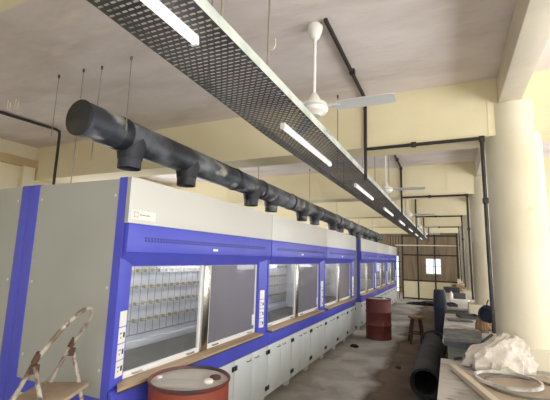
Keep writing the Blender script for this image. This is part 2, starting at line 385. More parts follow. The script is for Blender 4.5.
# ------------------------------------------------------------------ fume hoods
W = 2.36
FX = -2.04
def make_hood(end):
    """local x: 0 at the fascia front, negative to the back; y 0..W"""
    t = thing('fume_hood', 'x', 'fume hood', (FX, 0, 0), 0, 'blue and white fume hoods in rows')
    D = -1.15
    ln = .15 if end else .05               # left post width
    g = .004
    # corner post and side posts
    bm = bmn(); prism(bm, [(-.115, g), (-.04, g), (-.04, g+.03), (-.075, ln), (-.115, ln)], .69, 2.29)
    obj('front_post', bm, 'blue', t)
    bm = bmn(); prism(bm, [(-.115, W-.215), (-.06, W-.205), (-.035, W-.03), (-.05, W-g), (-.115, W-g)], .69, 1.76)
    rp = obj('front_post', bm, 'blue', t)
    for ya, yb in ((g, .05), (W-.05, W-g)):
        bm = bmn(); box(bm, D, -1.03, ya, yb, 0, 2.29, .014); obj('rear_post', bm, 'blue', t)
    # side panels (grey, side shade put into the tone) and the blue band below them
    for ya, yb in ((g+.006, g+.03), (W-g-.03, W-g-.006)):
        bm = bmn(); box(bm, -1.03, -.115, ya, yb, .775, 2.28)
        sp = obj('side_panel', bm, 'grey', t)
        for zz in (.95, 1.5, 2.16):
            for xx in (-.15, -.99):
                yy = ya if ya < 1 else yb
                bm = bmn(); cyl(bm, (xx, yy-.004, zz), (xx, yy+.004, zz), .010, 8); obj('screw_cap', bm, 'white', sp)
        bm = bmn(); box(bm, -1.03, -.115, ya-.006, yb+.006, .682, .775); obj('side_rail', bm, 'blue', t)
    # upper fascia (white) and vent panel (blue)
    bm = bmn(); box(bm, -.036, 0, g, W-g, 1.9595, 2.29, .001); fa = obj('fascia_panel', bm, 'white', t)
    bm = bmn(); box(bm, -.0365, -.002, g-.0005, g+.0005, 1.963, 2.288); obj('edge_strip', bm, 'grey', fa)
    bm = bmn(); box(bm, -.036, 0, g+.012, W-g, 1.752, 1.958, .003); vp = obj('vent_panel', bm, 'blue', t)
    bm = bmn()
    n = 62
    for i in range(n):
        ya = .17+(W-.34)*i/n
        for zz in (1.832, 1.851):
            o = (zz-1.832)*.25
            bm.faces.new([bm.verts.new(v) for v in ((.0012, ya-o+.012, zz), (.0012, ya-o+.030, zz), (.0012, ya-o+.026, zz+.014), (.0012, ya-o+.008, zz+.014))])
    s = obj('vent_slots', bm, 'blueslot', vp)
    bm = bmn(); box(bm, 0, .002, W*.47-.04, W*.47+.04, 1.785, 1.805); obj('badge', bm, 'plate', vp, None)
    # sloped header and apron
    bm = bmn(); prism(bm, [(-.002, 1.75), (-.036, 1.76), (-.115, 1.70), (-.115, 1.645), (-.085, 1.65)], g+.012, W-g, 'y'); obj('header', bm, 'blue', t)
    bm = bmn(); box(bm, -.05, -.012, g, W-g, .68, .836, .003); obj('apron', bm, 'blue', t)
    # plywood sill with a mitred end
    bm = bmn(); prism(bm, [(-.15, ln+.02), (.034, .01), (.034, W-.225), (-.15, W-.225)], .842, .860); si = obj('sill', bm, 'ply', t)
    bm = bmn(); prism(bm, [(-.15, ln+.02), (.032, .012), (.032, W-.227), (-.15, W-.227)], .828, .841); obj('sill_underside', bm, 'plyedge', si)
    # sashes
    ya, ym0, ym1, yb = ln, 1.055, 1.165, W-.215
    def sash(a, b, pane, hz):
        bm = bmn()
        x0, x1 = -.112, -.088
        box(bm, x0, x1, a, b, .862, .905, .003); box(bm, x0, x1, a, b, 1.648, 1.668)
        box(bm, x0, x1, a, a+hz, .905, 1.648); box(bm, x0, x1, b-.024, b, .905, 1.648)
        s = obj('sash', bm, 'alu', t)
        bm = bmn(); box(bm, -.103, -.097, a+hz, b-.024, .905, 1.648); obj('pane', bm, pane, s)
        for yy in (a+.14, b-.14):
            bm = bmn(); tube(bm, [(-.088, yy-.045, .885), (-.070, yy-.04, .885), (-.070, yy+.04, .885), (-.088, yy+.045, .885)], .005, 6); obj('handle', bm, 'chrome', s)
    sash(ya, ym0, 'glass', .006); sash(ym1, yb, 'hazy', .024)
    bm = bmn(); box(bm, -.112, -.070, ym0+.004, ym1-.004, .862, 1.652, .010); obj('mullion', bm, 'chrome', t)
    bm = bmn(); box(bm, -.088, -.083, yb-.085, yb-.03, .95, 1.07, .002); obj('notice_card', bm, 'plate', t)
    # interior
    bm = bmn(); box(bm, -1.03, -.125, .03, W-.03, .80, .84); obj('worktop', bm, 'worktop', t)
    bm = bmn(); box(bm, -1.03, -.118, .03, W-.03, 2.0, 2.03); obj('liner_ceiling', bm, 'liner', t)
    bm = bmn(); box(bm, -.124, -.118, .046, W-.046, 1.672, 2.0); obj('light_stop_panel', bm, 'liner', t)  # added panel, keeps lamp light from leaking through the fascia seam
    for y0, y1 in ((.034, .045), (W-.045, W-.034)):
        bm = bmn(); box(bm, -1.03, -.125, y0, y1, .84, 2.0); obj('liner_side', bm, 'liner', t)
    bm = bmn(); box(bm, -1.02, -.78, .045, W-.045, .90, 2.0); ba = obj('rear_baffle', bm, 'baffle', t)
    bm = bmn()
    for i in range(1, 22):
        yy = .045+(W-.09)*i/22; box(bm, -.781, -.779, yy-.004, yy+.004, .96, 2.0)
    box(bm, -.781, -.775, .045, W-.045, .955, .965)
    obj('seam_lines', bm, 'seam', ba)
    for zz in (1.10, 1.26, 1.42, 1.58, 1.74):
        bm = bmn(); cyl(bm, (-.755, .05, zz), (-.755, W-.05, zz), .005, 6)
        for i in range(22):
            yy = .045+(W-.09)*(i+.5)/22
            box(bm, -.78, -.745, yy-.032, yy-.022, zz-.018, zz+.012)
            if (i*7+int(zz*100)) % 3: box(bm, -.765, -.748, yy-.03, yy+.03, zz-.022, zz-.016)
        obj('clip_rail', bm, 'clip', ba)
    bm = bmn(); box(bm, -1.02, -.74, .045, W-.045, .84, .90, .006); obj('rear_ledge', bm, 'liner', t)
    for yy in (.52, 1.72):
        bm = bmn(); box(bm, -.50, -.36, yy-.14, yy+.14, 1.985, 2.0); obj('hood_lamp', bm, 'lamp', t)
    bm = bmn(); box(bm, D+.01, -1.03, .05, W-.05, .10, 2.28); obj('back_panel', bm, 'grey', t)
    bm = bmn(); box(bm, -1.03, -.036, .03, W-.03, 2.25, 2.275); ro = obj('roof_panel', bm, 'grey', t)
    # socket plates
    def plates(y0, y1, x0, x1, par):
        for i in range(4):
            z = 1.29-i*.111
            bm = bmn()
            dx, dy = x1-x0, y1-y0; L = math.hypot(dx, dy); nx, ny = dy/L*.006, -dx/L*.006
            prism(bm, [(x0, y0), (x1, y1), (x1+nx, y1+ny), (x0+nx, y0+ny)], z-.052, z+.052)
            p = obj('socket_plate', bm, 'plate', par)
            if i:
                bm = bmn()
                def P(s, e): return (x0+dx*s+nx*(1+e), y0+dy*s+ny*(1+e))
                prism(bm, [P(.62, 0), P(.84, 0), P(.84, .4), P(.62, .4)], z-.018, z+.016); obj('rocker_switch', bm, 'black' if i % 2 else 'dkgrey', p)
                bm = bmn()
                for s_, zz in ((.2, .014), (.38, .014), (.29, -.014)):
                    prism(bm, [P(s_-.05, 0), P(s_+.05, 0), P(s_+.05, .1), P(s_-.05, .1)], z+zz-.005, z+zz+.005)
                obj('socket_holes', bm, 'dkgrey', p)
    plates(W-.175, W-.085, -.0555, -.0430, rp)
    if end:
        lp = [c for c in kids(t) if c.name.startswith('front_post')][0]
        plates(.050, .130, -.0455, -.0690, lp)
    return t

hood_end = make_hood(True); hood_std = make_hood(False)
Y1 = 1.91
hood_end.location = (FX, Y1, 0)
hood_end['label'] = 'nearest blue and white fume hood in the row, with rating label on fascia'
# rating label on the nearest fascia
bm = bmn(); box(bm, .0005, .002, .03, .27, 1.990, 2.055, .0005)
rl = obj('rating_label', bm, 'label', hood_end); rl['label'] = 'small cream label with orange square emblem'
bm = bmn()
for y0, y1, z0, z1 in ((.050, .092, 2.002, 2.008), (.050, .092, 2.038, 2.044), (.050, .056, 2.008, 2.038), (.086, .092, 2.008, 2.038)): box(bm, .002, .003, y0, y1, z0, z1)
obj('emblem', bm, 'orange', rl)
bm = bmn()
for i, w in enumerate((.010, .008, .012, .009, .006, .011, .009, .010)):
    y = .106+i*.0135; box(bm, .002, .003, y, y+w, 2.018, 2.030)
obj('printed_line', bm, 'green', rl)
hood_std.location = (FX, Y1+W, 0); hood_std['label'] = 'blue and white fume hood, second in the near run'
dup(hood_std, (FX, Y1+2*W, 0), 'blue and white fume hood, third in the near run before the gap')
G2 = 9.60
dup(hood_std, (FX, G2, 0), 'blue and white fume hood behind the distant red drum, first beyond gap')
dup(hood_std, (FX, G2+W, 0), 'blue and white fume hood, second beyond the gap in the row')
dup(hood_std, (FX, G2+2*W, 0), 'last blue and white fume hood at the far end of the row')
hb = dup(hood_std, (FX-2.3-.0, Y1+W, 0), 'grey sided fume hood standing back to back behind the nearest hood', PI)

# cabinets under the hoods
CW = .782
def make_cabinet():
    t = thing('base_cabinet', 'x', 'cabinet', (FX, 0, 0), 0, 'white base cabinets under the fume hoods')
    bm = bmn()
    box(bm, -.98, -.03, .004, .022, .10, .675); box(bm, -.98, -.03, CW-.022, CW-.004, .10, .675)
    box(bm, -.98, -.03, .022, CW-.022, .10, .118); box(bm, -.98, -.03, .022, CW-.022, .657, .675); box(bm, -.98, -.965, .022, CW-.022, .118, .657)
    obj('cabinet_body', bm, 'cab', t)
    for k in (0, 1):
        a, b = (.006, CW/2-.003) if k == 0 else (CW/2+.003, CW-.006)
        bm = bmn(); box(bm, -.028, -.010, a, b, .102, .674, .002); d = obj('door', bm, 'cab', t)
        yc = b-.09 if k == 0 else a+.09
        bm = bmn(); tube(bm, [(-.010, yc-.045, .615), (.008, yc-.04, .612), (.008, yc+.03, .612), (-.010, yc+.045, .622)], .006, 6); obj('handle', bm, 'chrome', d)
        yh = a+.022 if k == 0 else b-.022
        for zz in (.60, .19):
            bm = bmn(); box(bm, -.010, .002, yh-.020, yh+.020, zz-.024, zz+.024, .003); obj('hinge', bm, 'black', d)
    for xx in (-.09, -.9):
        for yy in (.03, CW-.03):
            bm = bmn(); box(bm, xx-.025, xx+.025, yy-.022, yy+.022, 0, .10); obj('leg', bm, 'cab', t)
    return t
cab = make_cabinet(); first = True
for gi, (y0, nm) in enumerate(((Y1, 'near run'), (G2, 'far run'))):
    for i in range(9):
        lab = 'white two-door base cabinet, %s from the viewer in the %s of hoods' % (ORD[i], nm)
        y = y0+.008+i*.7845
        if first: cab.location = (FX, y, 0); cab['label'] = lab; first = False
        else: dup(cab, (FX, y, 0), lab)

dup(cab, (FX-2.3, Y1+.008+CW, 0), 'white base cabinet under the back to back hood near the step ladder', PI)

# ------------------------------------------------------------------ exhaust duct
du = thing('hood_exhaust_duct', 'large black plastic exhaust duct running above the fume hoods', 'duct', (-2.6, 1.84, 2.79))
du.rotation_euler = (-.009, 0, 0)
RX = Matrix.Rotation(-PI/2, 3, 'X')     # z axis -> +y
DL = 14.0
bm = bmn(); lathe(bm, [(0, .02), (.143, .02), (.143, DL), (0, DL)], 48, (0, 0, 0), RX); obj('pipe', bm, 'duct', du)
bm = bmn(); lathe(bm, [(0, 0), (.128, 0), (.143, .006), (.147, .014), (.147, .022), (.143, .03)], 48, (0, 0, 0), RX); obj('end_cap', bm, 'ductcap', du)
for y in (.42, 2.35, 3.1, 4.3, 6.0, 7.4, 8.9, 10.4, 11.9, 13.2):
    bm = bmn(); lathe(bm, [(.143, y-.045), (.149, y-.035), (.152, y), (.149, y+.035), (.143, y+.045)], 40, (0, 0, 0), RX); obj('coupling_ring', bm, 'ductdark', du)
cy = [2.40, 3.21, 4.70, 5.38, 6.78, 7.55, 8.9, 9.6, 10.95, 11.6, 12.9, 13.6, 15.0]
for y in cy:
    yy = y-1.84
    bm = bmn(); lathe(bm, [(.142, -.02), (.138, -.07), (.122, -.125), (.112, -.165), (.108, -.20), (.1, -.20)], 32, (0, yy, 0)); cl = obj('branch_collar', bm, 'ductdark', du)
    bm = bmn(); lathe(bm, [(.102, -.17), (.102, -.285), (.094, -.285), (.094, -.17)], 32, (0, yy, 0)); obj('spigot', bm, 'duct', cl)

# ------------------------------------------------------------------ rods and hooks from the ceiling
def rod(a, b, label, grp, rr=.005):
    bm = bmn(); tube(bm, [a, b], rr, 6); t = obj('hanger_rod', bm, 'rod'); tag(t, label, 'rod', grp)
    bm = bmn(); cyl(bm, (a[0], a[1], a[2]-.035), (a[0], a[1], a[2]), .010, 8); obj('anchor_nut', bm, 'rust', t)
    return t
rod((-3.70, 2.36, 3.6), (-3.72, 2.37, 2.93), 'thin hanger rod dangling farthest left of the black duct', 'hanger rods of the duct')
rod((-3.33, 2.37, 3.6), (-3.33, 2.37, 2.35), 'thin hanger rod dropping behind duct to the hood roof', 'hanger rods of the duct')
rod((-3.10, 2.40, 3.6), (-3.13, 2.41, 2.62), 'thin hanger rod passing just behind the duct end', 'hanger rods of the duct')
rod((-2.68, 2.38, 3.6), (-2.43, 2.17, 2.76), 'thin hanger wire crossing in front of the black duct end', 'hanger rods of the duct')
for i, y in enumerate((4.9, 7.2, 9.3, 11.9, 14.2)):
    zt = 3.6
    rod((-2.6, y, zt), (-2.6, y, 2.93-.009*(y-1.84)), 'thin hanger rod over the duct, %s beyond first beam' % ORD[i], 'hanger rods of the duct')

def uhook(x, y, z, s, label):
    bm = bmn(); tube(bm, [(x-s, y, z+.0), (x-s, y, z-.10)]+[(x-s*math.cos(a), y, z-.10-s*math.sin(a)) for a in (PI/4, PI/2, 3*PI/4)]+[(x+s, y, z-.10), (x+s, y, z-.04)], .006, 6)
    tag(obj('ceiling_hook', bm, 'cord'), label, 'hook', 'hooks in the ceiling')
uhook(-1.29, 2.58, 3.6, .035, 'white U hook in ceiling between cable tray rod and fan')
uhook(-4.93, 2.56, 3.6, .03, 'white U hook in the dark ceiling near left edge, outer one')
uhook(-4.80, 2.58, 3.6, .03, 'white U hook in the dark ceiling left of duct, inner one')

# ------------------------------------------------------------------ perforated cable tray
TZ, TX0, TX1, TY0, TY1 = 2.72, -1.315, -.858, -.6, 17.6
tr = thing('cable_tray', 'long perforated steel cable tray hanging over the aisle', 'cable tray', (-1.1, TY0, TZ))
bm = bmn()
nx = 11; dx = (TX1-TX0)/nx; dy = .030; ny = int((TY1-TY0)/dy)
hw, hh, hp = .0135, .0062, .006
for j in range(ny):
    off = (j % 2)*dx/2
    y0 = j*dy; y1 = y0+dy; yc = (y0+y1)/2
    for i in range(nx):
        xa = TX0+1.1+i*dx+off; xb = xa+dx
        if off and i == nx-1: xb_ = TX1+1.1; quad(bm, ((xa, y0, 0), (xb_, y0, 0), (xb_, y1, 0), (xa, y1, 0))); continue
        xc = (xa+xb)/2
        BL, BR, TR_, TL = (bm.verts.new(v) for v in ((xa, y0, 0), (xb, y0, 0), (xb, y1, 0), (xa, y1, 0)))
        l_, ll, lr, r_, ur, ul = (bm.verts.new((xc+a, yc+b, 0)) for a, b in ((-hw-hp*.7, 0), (-hw, -hh), (hw, -hh), (hw+hp*.7, 0), (hw, hh), (-hw, hh)))
        bm.faces.new((BL, BR, lr, ll)); bm.faces.new((BR, TR_, ur, r_, lr)); bm.faces.new((TR_, TL, ul, ur)); bm.faces.new((TL, BL, ll, l_, ul))
    if off: quad(bm, ((TX0+1.1, y0, 0), (TX0+1.1+off, y0, 0), (TX0+1.1+off, y1, 0), (TX0+1.1, y1, 0)))
bmesh.ops.remove_doubles(bm, verts=bm.verts[:], dist=1e-4)
def narrow(y): return 1-.15*min(1, max(0, (2.6-(y+TY0))/1.7))
for v in bm.verts: v.co.x = TX1+1.1+(v.co.x-TX1-1.1)*narrow(v.co.y)
b_ = obj('perforated_base', bm, 'perf', tr)
sm = b_.modifiers.new('thickness', 'SOLIDIFY'); sm.thickness = .0015
for x, s in ((TX0, -1), (TX1, 1)):
    bm = bmn()
    ys = [0, .9-TY0, 1.5-TY0, 2.6-TY0, TY1-TY0]
    for ya, yb in zip(ys, ys[1:]):
        box(bm, x+1.1-.0015, x+1.1+.0015, ya, yb, -.001, .055); box(bm, *(sorted((x+1.1, x+1.1-s*.014))), ya, yb, .0545, .0565)
    if s < 0:
        for v in bm.verts: v.co.x = TX1+1.1+(v.co.x-TX1-1.1)*narrow(v.co.y)
    fl = obj('side_flange', bm, 'galv', tr)
    for y in ((1.05,) if s > 0 else ())+((1.05+TY0*0+2.2,) if False else ())+(3.3, 5.0, 7.0, 9.0, 11.0):
        bm = bmn(); box(bm, *(sorted((x+1.1+s*.0017, x+1.1+s*.005))), y, y+.17, .006, .050)
        for k in range(4): cyl(bm, (x+1.1+s*.004, y+.025+k*.04, .032), (x+1.1+s*.022, y+.025+k*.04, .032), .008, 6)
        obj('splice_plate', bm, 'galv', fl)
cnt = {'aisle': 0, 'hood': 0}
for i, y in enumerate((1.24, 1.70, 3.10, 5.0, 6.3, 8.9, 10.6, 12.4, 14.3)):
    for x, s in ((TX1-.012, 'aisle'), (TX0+.012, 'hood')):
        if s == 'hood' and i in (0, 2): continue
        if i == 2: x, y = -1.09, 3.92
        if s == 'hood': x = TX1+(x-TX1)*narrow(y-TY0)
        lab = 'thin rod from ceiling to the middle of cable tray, beyond the nearest fan' if i == 2 else 'thin rod holding the cable tray edge on its %s side, %s along' % (s, ORD[cnt[s]])
        if i != 2: cnt[s] += 1
        rod((x, y, 3.6), (x, y, TZ+.005), lab, 'rods of the cable tray', .006)
for i in range(8):
    y0 = .03+2.32*i
    t = thing('hanging_tube_light', 'white tube light under the cable tray, %s from the viewer' % ORD[i], 'tube light', (-.995-.07*min(i, 1), y0, TZ-.003), 0, 'tube lights under the cable tray')
    bm = bmn(); box(bm, -.017, .017, .0, 1.20, -.018, 0, .002); obj('housing', bm, 'tubebody', t)
    bm = bmn(); prism(bm, [(-.017, -.018), (-.016, -.034), (-.008, -.043), (.008, -.043), (.016, -.034), (.017, -.018)], .012, 1.188, 'y'); obj('diffuser', bm, 'tube', t)
    for a, b in ((0, .012), (1.188, 1.20)):
        bm = bmn(); box(bm, -.018, .018, a, b, -.045, -.018); obj('end_cap', bm, 'tubebody', t)

# ------------------------------------------------------------------ ceiling fans
def make_fan():
    t = thing('ceiling_fan', 'x', 'ceiling fan', (0, 0, 3.6), 0, 'white ceiling fans along the aisle')
    bm = bmn(); lathe(bm, [(0, 0), (.045, 0), (.062, -.02), (.058, -.06), (.035, -.12), (.016, -.135), (0, -.135)], 28); obj('top_canopy', bm, 'fan', t)
    bm = bmn(); cyl(bm, (0, 0, -.12), (0, 0, -.62), .013, 14); obj('down_rod', bm, 'fan', t)
    bm = bmn(); lathe(bm, [(0, -.585), (.018, -.585), (.030, -.60), (.05, -.64), (.062, -.665), (0, -.665)], 28); obj('bottom_canopy', bm, 'fan', t)
    bm = bmn(); lathe(bm, [(0, -.66), (.06, -.66), (.098, -.675), (.108, -.695), (.108, -.725), (.096, -.745), (.062, -.76), (.05, -.772), (0, -.775)], 36); mo = obj('motor_housing', bm, 'fan', t)
    bm = bmn(); lathe(bm, [(.108, -.700), (.111, -.704), (.111, -.716), (.108, -.720)], 36); obj('trim_ring', bm, 'galv', mo)
    for k in range(3):
        a = k*2*PI/3+.02
        R = Matrix.Rotation(a, 4, 'Z')
        bm = bmn()
        box(bm, .09, .20, -.022, .022, -.712, -.706)
        n = 10; V = []
        for i in range(n+1):
            x = .16+(.60-.16)*i/n; w = .054+.008*math.sin(PI*i/n*.9)
            if i == n: w *= .8
            tilt = .010
            V.append([bm.verts.new((x, -w, -.712+tilt)), bm.verts.new((x, 0, -.708)), bm.verts.new((x, w, -.712-tilt))])
        for i in range(n):
            for q in (0, 1): bm.faces.new((V[i][q], V[i+1][q], V[i+1][q+1], V[i][q+1]))
        for v in bm.verts: v.co = R @ v.co
        bl = obj('blade', bm, 'blade', t)
        s = bl.modifiers.new('thickness', 'SOLIDIFY'); s.thickness = .004
    return t
fan = make_fan()
for k in range(5):
    lab = ['white ceiling fan nearest the viewer beside the cable tray', 'white ceiling fan in the second bay above the tray', 'white ceiling fan in the third bay, beyond the second beam', 'white ceiling fan in the fourth bay down the hall', 'white ceiling fan in the farthest bay before partition'][k]
    loc = (-.905, 2.58+3.6*k, 3.6)
    if k == 0: fan.location = loc; fan['label'] = lab
    else: dup(fan, loc, lab)

# ------------------------------------------------------------------ black conduits on ceiling, beams and pillars
for k in range(5):
    yb = B0+BAY*(k+1)
    yf = yb-.03; yp = yb-.06
    t = thing('wiring_conduit', 'black conduit from the ceiling down %s pillar of the row' % ORD[k], 'conduit', (-.81, yf, 3.575), 0, 'black wiring conduits of the bays')
    o = Vector((-.81, yf, 3.575))
    def P(*a): return [tuple(Vector(p)-o) for p in a]
    bm = bmn(); tube(bm, P((-.80, 2.52+BAY*k, 3.575), (-.81, yf-.02, 3.575), (-.81, yf, 3.555), (-.81, yf, 2.62)), .018, 10); obj('ceiling_drop', bm, 'conduit', t)
    bm = bmn(); tube(bm, P((-.81, yf, 2.975), (.315, yf, 2.975), (.335, yf, 2.955), (.345, yf+.06, 1.6), (.352, yf+.09, 1.10)), .018, 10); obj('beam_run', bm, 'conduit', t)
    for q in ((-.80, 3.4+BAY*k, 3.575), (-.81, yf, 3.56), (-.30, yf, 2.975), (.335, yf, 2.97), (.340, yf+.025, 2.35)):
        bm = bmn(); box(bm, q[0]-.026+.81, q[0]+.026+.81, q[1]-.026-yf, q[1]+.026-yf, q[2]-.026-3.575, q[2]+.026-3.575, .006); obj('coupler', bm, 'conduit', t)
bm = bmn(); tube(bm, [(-5.58, 1.03, 3.575), (-5.37, 3.48, 3.575), (-5.36, 3.53, 3.56), (-5.36, 3.54, 3.5), (-5.36, 3.54, .0)], .02, 10)
tag(obj('wiring_conduit', bm, 'conduit'), 'black conduit on the dark left ceiling dropping down behind hoods', 'conduit', 'black wiring conduits of the bays')

# ------------------------------------------------------------------ drums
def make_drum(x, y, z, r, h, body, label, rotz):
    t = thing('oil_drum', label, 'drum', (x, y, 0), rotz, 'red steel drums by the hoods')
    prof = [(0, .0), (r-.006, 0), (r, .008), (r, .02), (r-.006, .03)]
    for zc in (h*.34, h*.66): prof += [(r-.006, zc-.025), (r+.004, zc-.010), (r+.006, zc), (r+.004, zc+.010), (r-.006, zc+.025)]
    prof += [(r-.006, h-.03)]
    bm = bmn(); lathe(bm, prof, 56); obj('drum_body', bm, body, t)
    bm = bmn(); lathe(bm, [(r-.006, h-.03), (r+.003, h-.016), (r+.003, h-.004), (r-.003, h), (r-.012, h-.003), (r-.015, h-.024)], 56); obj('rim', bm, 'rim', t)
    bm = bmn(); lathe(bm, [(r-.014, h-.022), (r-.03, h-.020), (r*.45, h-.015), (0, h-.013)], 56); obj('lid', bm, 'lid', t)
    bm = bmn(); lathe(bm, [(.040, h-.02), (.040, h-.004), (.034, h+.002), (.02, h+.004), (0, h+.004)], 20, (r*.62, .03, 0)); obj('bung', bm, 'bungdark', t)
    bm = bmn(); lathe(bm, [(.032, h-.018), (.034, h-.004), (.028, h+.004), (0, h+.006)], 20, (r*.50, -.06, 0)); c = obj('bung_cap', bm, 'plate', t); c['label'] = 'white plastic cap on the lid'
    bm = bmn(); lathe(bm, [(.018, h-.018), (.018, h-.006), (0, h-.004)], 16, (-r*.78, .02, 0)); obj('vent_bung', bm, 'alu', t)
    return t
make_drum(-1.715, 2.30, 0, .285, .885, 'drum', 'rusty red steel drum in front of the nearest hood', .45)
d2 = make_drum(-1.52, 8.95, 0, .285, .88, 'drum2', 'maroon steel drum standing before the gap between hood runs', 1.2)

# ------------------------------------------------------------------ step ladder by the hood's side panel
mu, mwv = Vector((.901, .433, 0)), Vector((-.433, .901, 0))
lad = thing('step_ladder', 'worn whitish tubular step ladder with hoop handle beside the grey hood side', 'step ladder', (-2.235, 1.605, 0))
def LP(u_, w_, z_): return tuple(mu*u_+mwv*w_+Vector((0, 0, z_)))
hwid = .19
pts = [LP(-.46, -hwid, .01), LP(-.09, -hwid, .92), LP(0, -hwid, 1.12)]
n = 12
top = []
for i in range(n+1):
    a = PI*i/n
    s = math.sin(a)**.75
    top.append(LP(.03+.15*s, -hwid*math.cos(a)*(1 if True else 1), 1.15+.245*s))
path = pts+top[1:-1]+[LP(0, hwid, 1.12), LP(-.09, hwid, .92), LP(-.46, hwid, .01)]
bm = bmn(); tube(bm, path, .0125, 10); obj('hoop_handle', bm, 'ladder', lad)
for s in (-1, 1):
    bm = bmn(); tube(bm, [LP(.015, s*hwid*1.06, 1.10), LP(.075, s*hwid*1.06, .90), LP(.115, s*hwid*1.06, .76), LP(.19, s*hwid*1.06, .01)], .0125, 10); lg = obj('leg', bm, 'ladder', lad)
    bm = bmn(); box(bm, -.018, .024, -.015, .015, -.030, .020, .005, Matrix.Translation(LP(.008, s*hwid*1.03, 1.09)) @ Matrix.Rotation(math.atan2(.433, .901), 4, 'Z')); obj('hinge_bracket', bm, 'rust', lad)
    bm = bmn(); cyl(bm, LP(.0, s*hwid, 1.118), LP(.026, s*hwid, 1.172), .018, 10); obj('tape_wrap', bm, 'rust', lad)
    bm = bmn(); tube(bm, [LP(.0, s*hwid*.93, 1.08), LP(-.14, s*hwid*.93, .88)], .006, 6); obj('stay_rod', bm, 'rod', lad)
bm = bmn(); box(bm, -.155, .145, -.205, .205, .868, .895, .010, Matrix.Rotation(math.atan2(.433, .901), 4, 'Z'))
obj('platform', bm, 'plat', lad)
for i, z in enumerate((.6, .3)):
    u0 = .13+.03*i
    bm = bmn(); box(bm, u0-.09+.02, u0+.045, -.20, .20, z-.012, z+.012, .006, Matrix.Rotation(math.atan2(.433, .901), 4, 'Z')); obj('tread', bm, 'plat', lad)

# ------------------------------------------------------------------ stool
st = thing('wooden_stool', 'brown wooden stool with round seat standing in the aisle', 'stool', (-.71, 8.88, .003), .25)
bm = bmn(); lathe(bm, [(0, .515), (.15, .515), (.165, .525), (.165, .548), (.155, .558), (0, .56)], 32); obj('seat', bm, 'seat', st)
for i in range(4):
    a = PI/4+i*PI/2
    bm = bmn(); tube(bm, [(.105*math.cos(a), .105*math.sin(a), .52), (.20*math.cos(a), .20*math.sin(a), 0)], [.026, .022], 8); obj('leg', bm, 'wood', st)
for i in range(4):
    a = PI/4+i*PI/2; b = a+PI/2; z = .17 if i % 2 else .21; rr = .168
    bm = bmn(); tube(bm, [(rr*math.cos(a), rr*math.sin(a), z), (rr*math.cos(b), rr*math.sin(b), z)], .014, 8); obj('stretcher', bm, 'wood', st)

# ------------------------------------------------------------------ work tables on the right
TT = .85
def table(x0, x1, y0, y1, label):
    t = thing('work_table', label, 'table', ((x0+x1)/2, (y0+y1)/2, 0), 0, 'long white topped work tables')
    w, l = (x1-x0)/2, (y1-y0)/2
    bm = bmn(); box(bm, -w, w, -l, l, TT-.04, TT, .004); obj('tabletop', bm, 'table', t)
    for s in (-1, 1):
        bm = bmn(); box(bm, -w+.05, w-.05, *(sorted((s*(l-.03), s*(l-.055)))), 0, TT-.04); obj('end_panel', bm, 'tableside', t)
    bm = bmn(); box(bm, w-.08, w-.055, -l+.055, l-.055, .1, TT-.04); obj('back_board', bm, 'tableside', t)
    return t
table(-.11, .95, 2.2, 4.01, 'stained white work table in the right foreground')
table(-.11, .90, 4.93, 7.40, 'white work table between the first and second pillars')
table(-.11, .90, 8.35, 10.90, 'white work table between the second and third pillars')
table(-.11, .90, 11.85, 14.4, 'white work table between the third and fourth pillars')

# things on the foreground table
d = Vector((.25, -.79, 0)).normalized(); nrm = Vector((-d.y, d.x, 0))
A = Vector((-.035, 3.63, 0))
def BP(a, b): return A+d*a+nrm*b
bm = bmn(); prism(bm, [tuple(BP(*q).xy) for q in ((0.04, 0), (1.15, 0), (1.15, .80), (0.04, .72))], TT+.001, TT+.011); tag(obj('flat_board', bm, 'board'), 'flat brown board lying on the foreground table under hoops', 'board')
bm = bmn(); prism(bm, [tuple(BP(*q).xy) for q in ((0, 0.0), (1.22, 0.0), (1.22, .05), (0, .05))], TT+.0115, TT+.045); tag(obj('wooden_batten', bm, 'batten'), 'pale wooden batten along the left edge of brown board', 'batten')
def hoop(cx, cy, rx, z, m, label, rr, flat, tilt=(0, 0)):
    n = 64; bm = bmn(); rings = []
    for i in range(n):
        a = 2*PI*i/n; c, s = math.cos(a), math.sin(a)
        zz = z+tilt[0]*c*rx+tilt[1]*s*rx
        rings.append([bm.verts.new((cx+(rx+dx_)*c, cy+(rx+dx_)*s, zz+dz)) for dx_, dz in ((-rr, 0), (rr, 0), (rr, flat), (-rr, flat))])
    for i in range(n):
        p, q = rings[i], rings[(i+1) % n]
        for j in range(4): bm.faces.new((p[j], p[(j+1) % 4], q[(j+1) % 4], q[j]))
    tag(obj('metal_hoop', bm, m), label, 'hoop', 'hoops on the foreground table')
hoop(.36, 3.42, .215, TT+.0275, 'hoop', 'chalky white hoop lying on top of the brown board', .008, .022)
hoop(.455, 3.36, .25, TT+.0115, 'hoopdark', 'grey hoop partly under the white hoop on board', .007, .016)

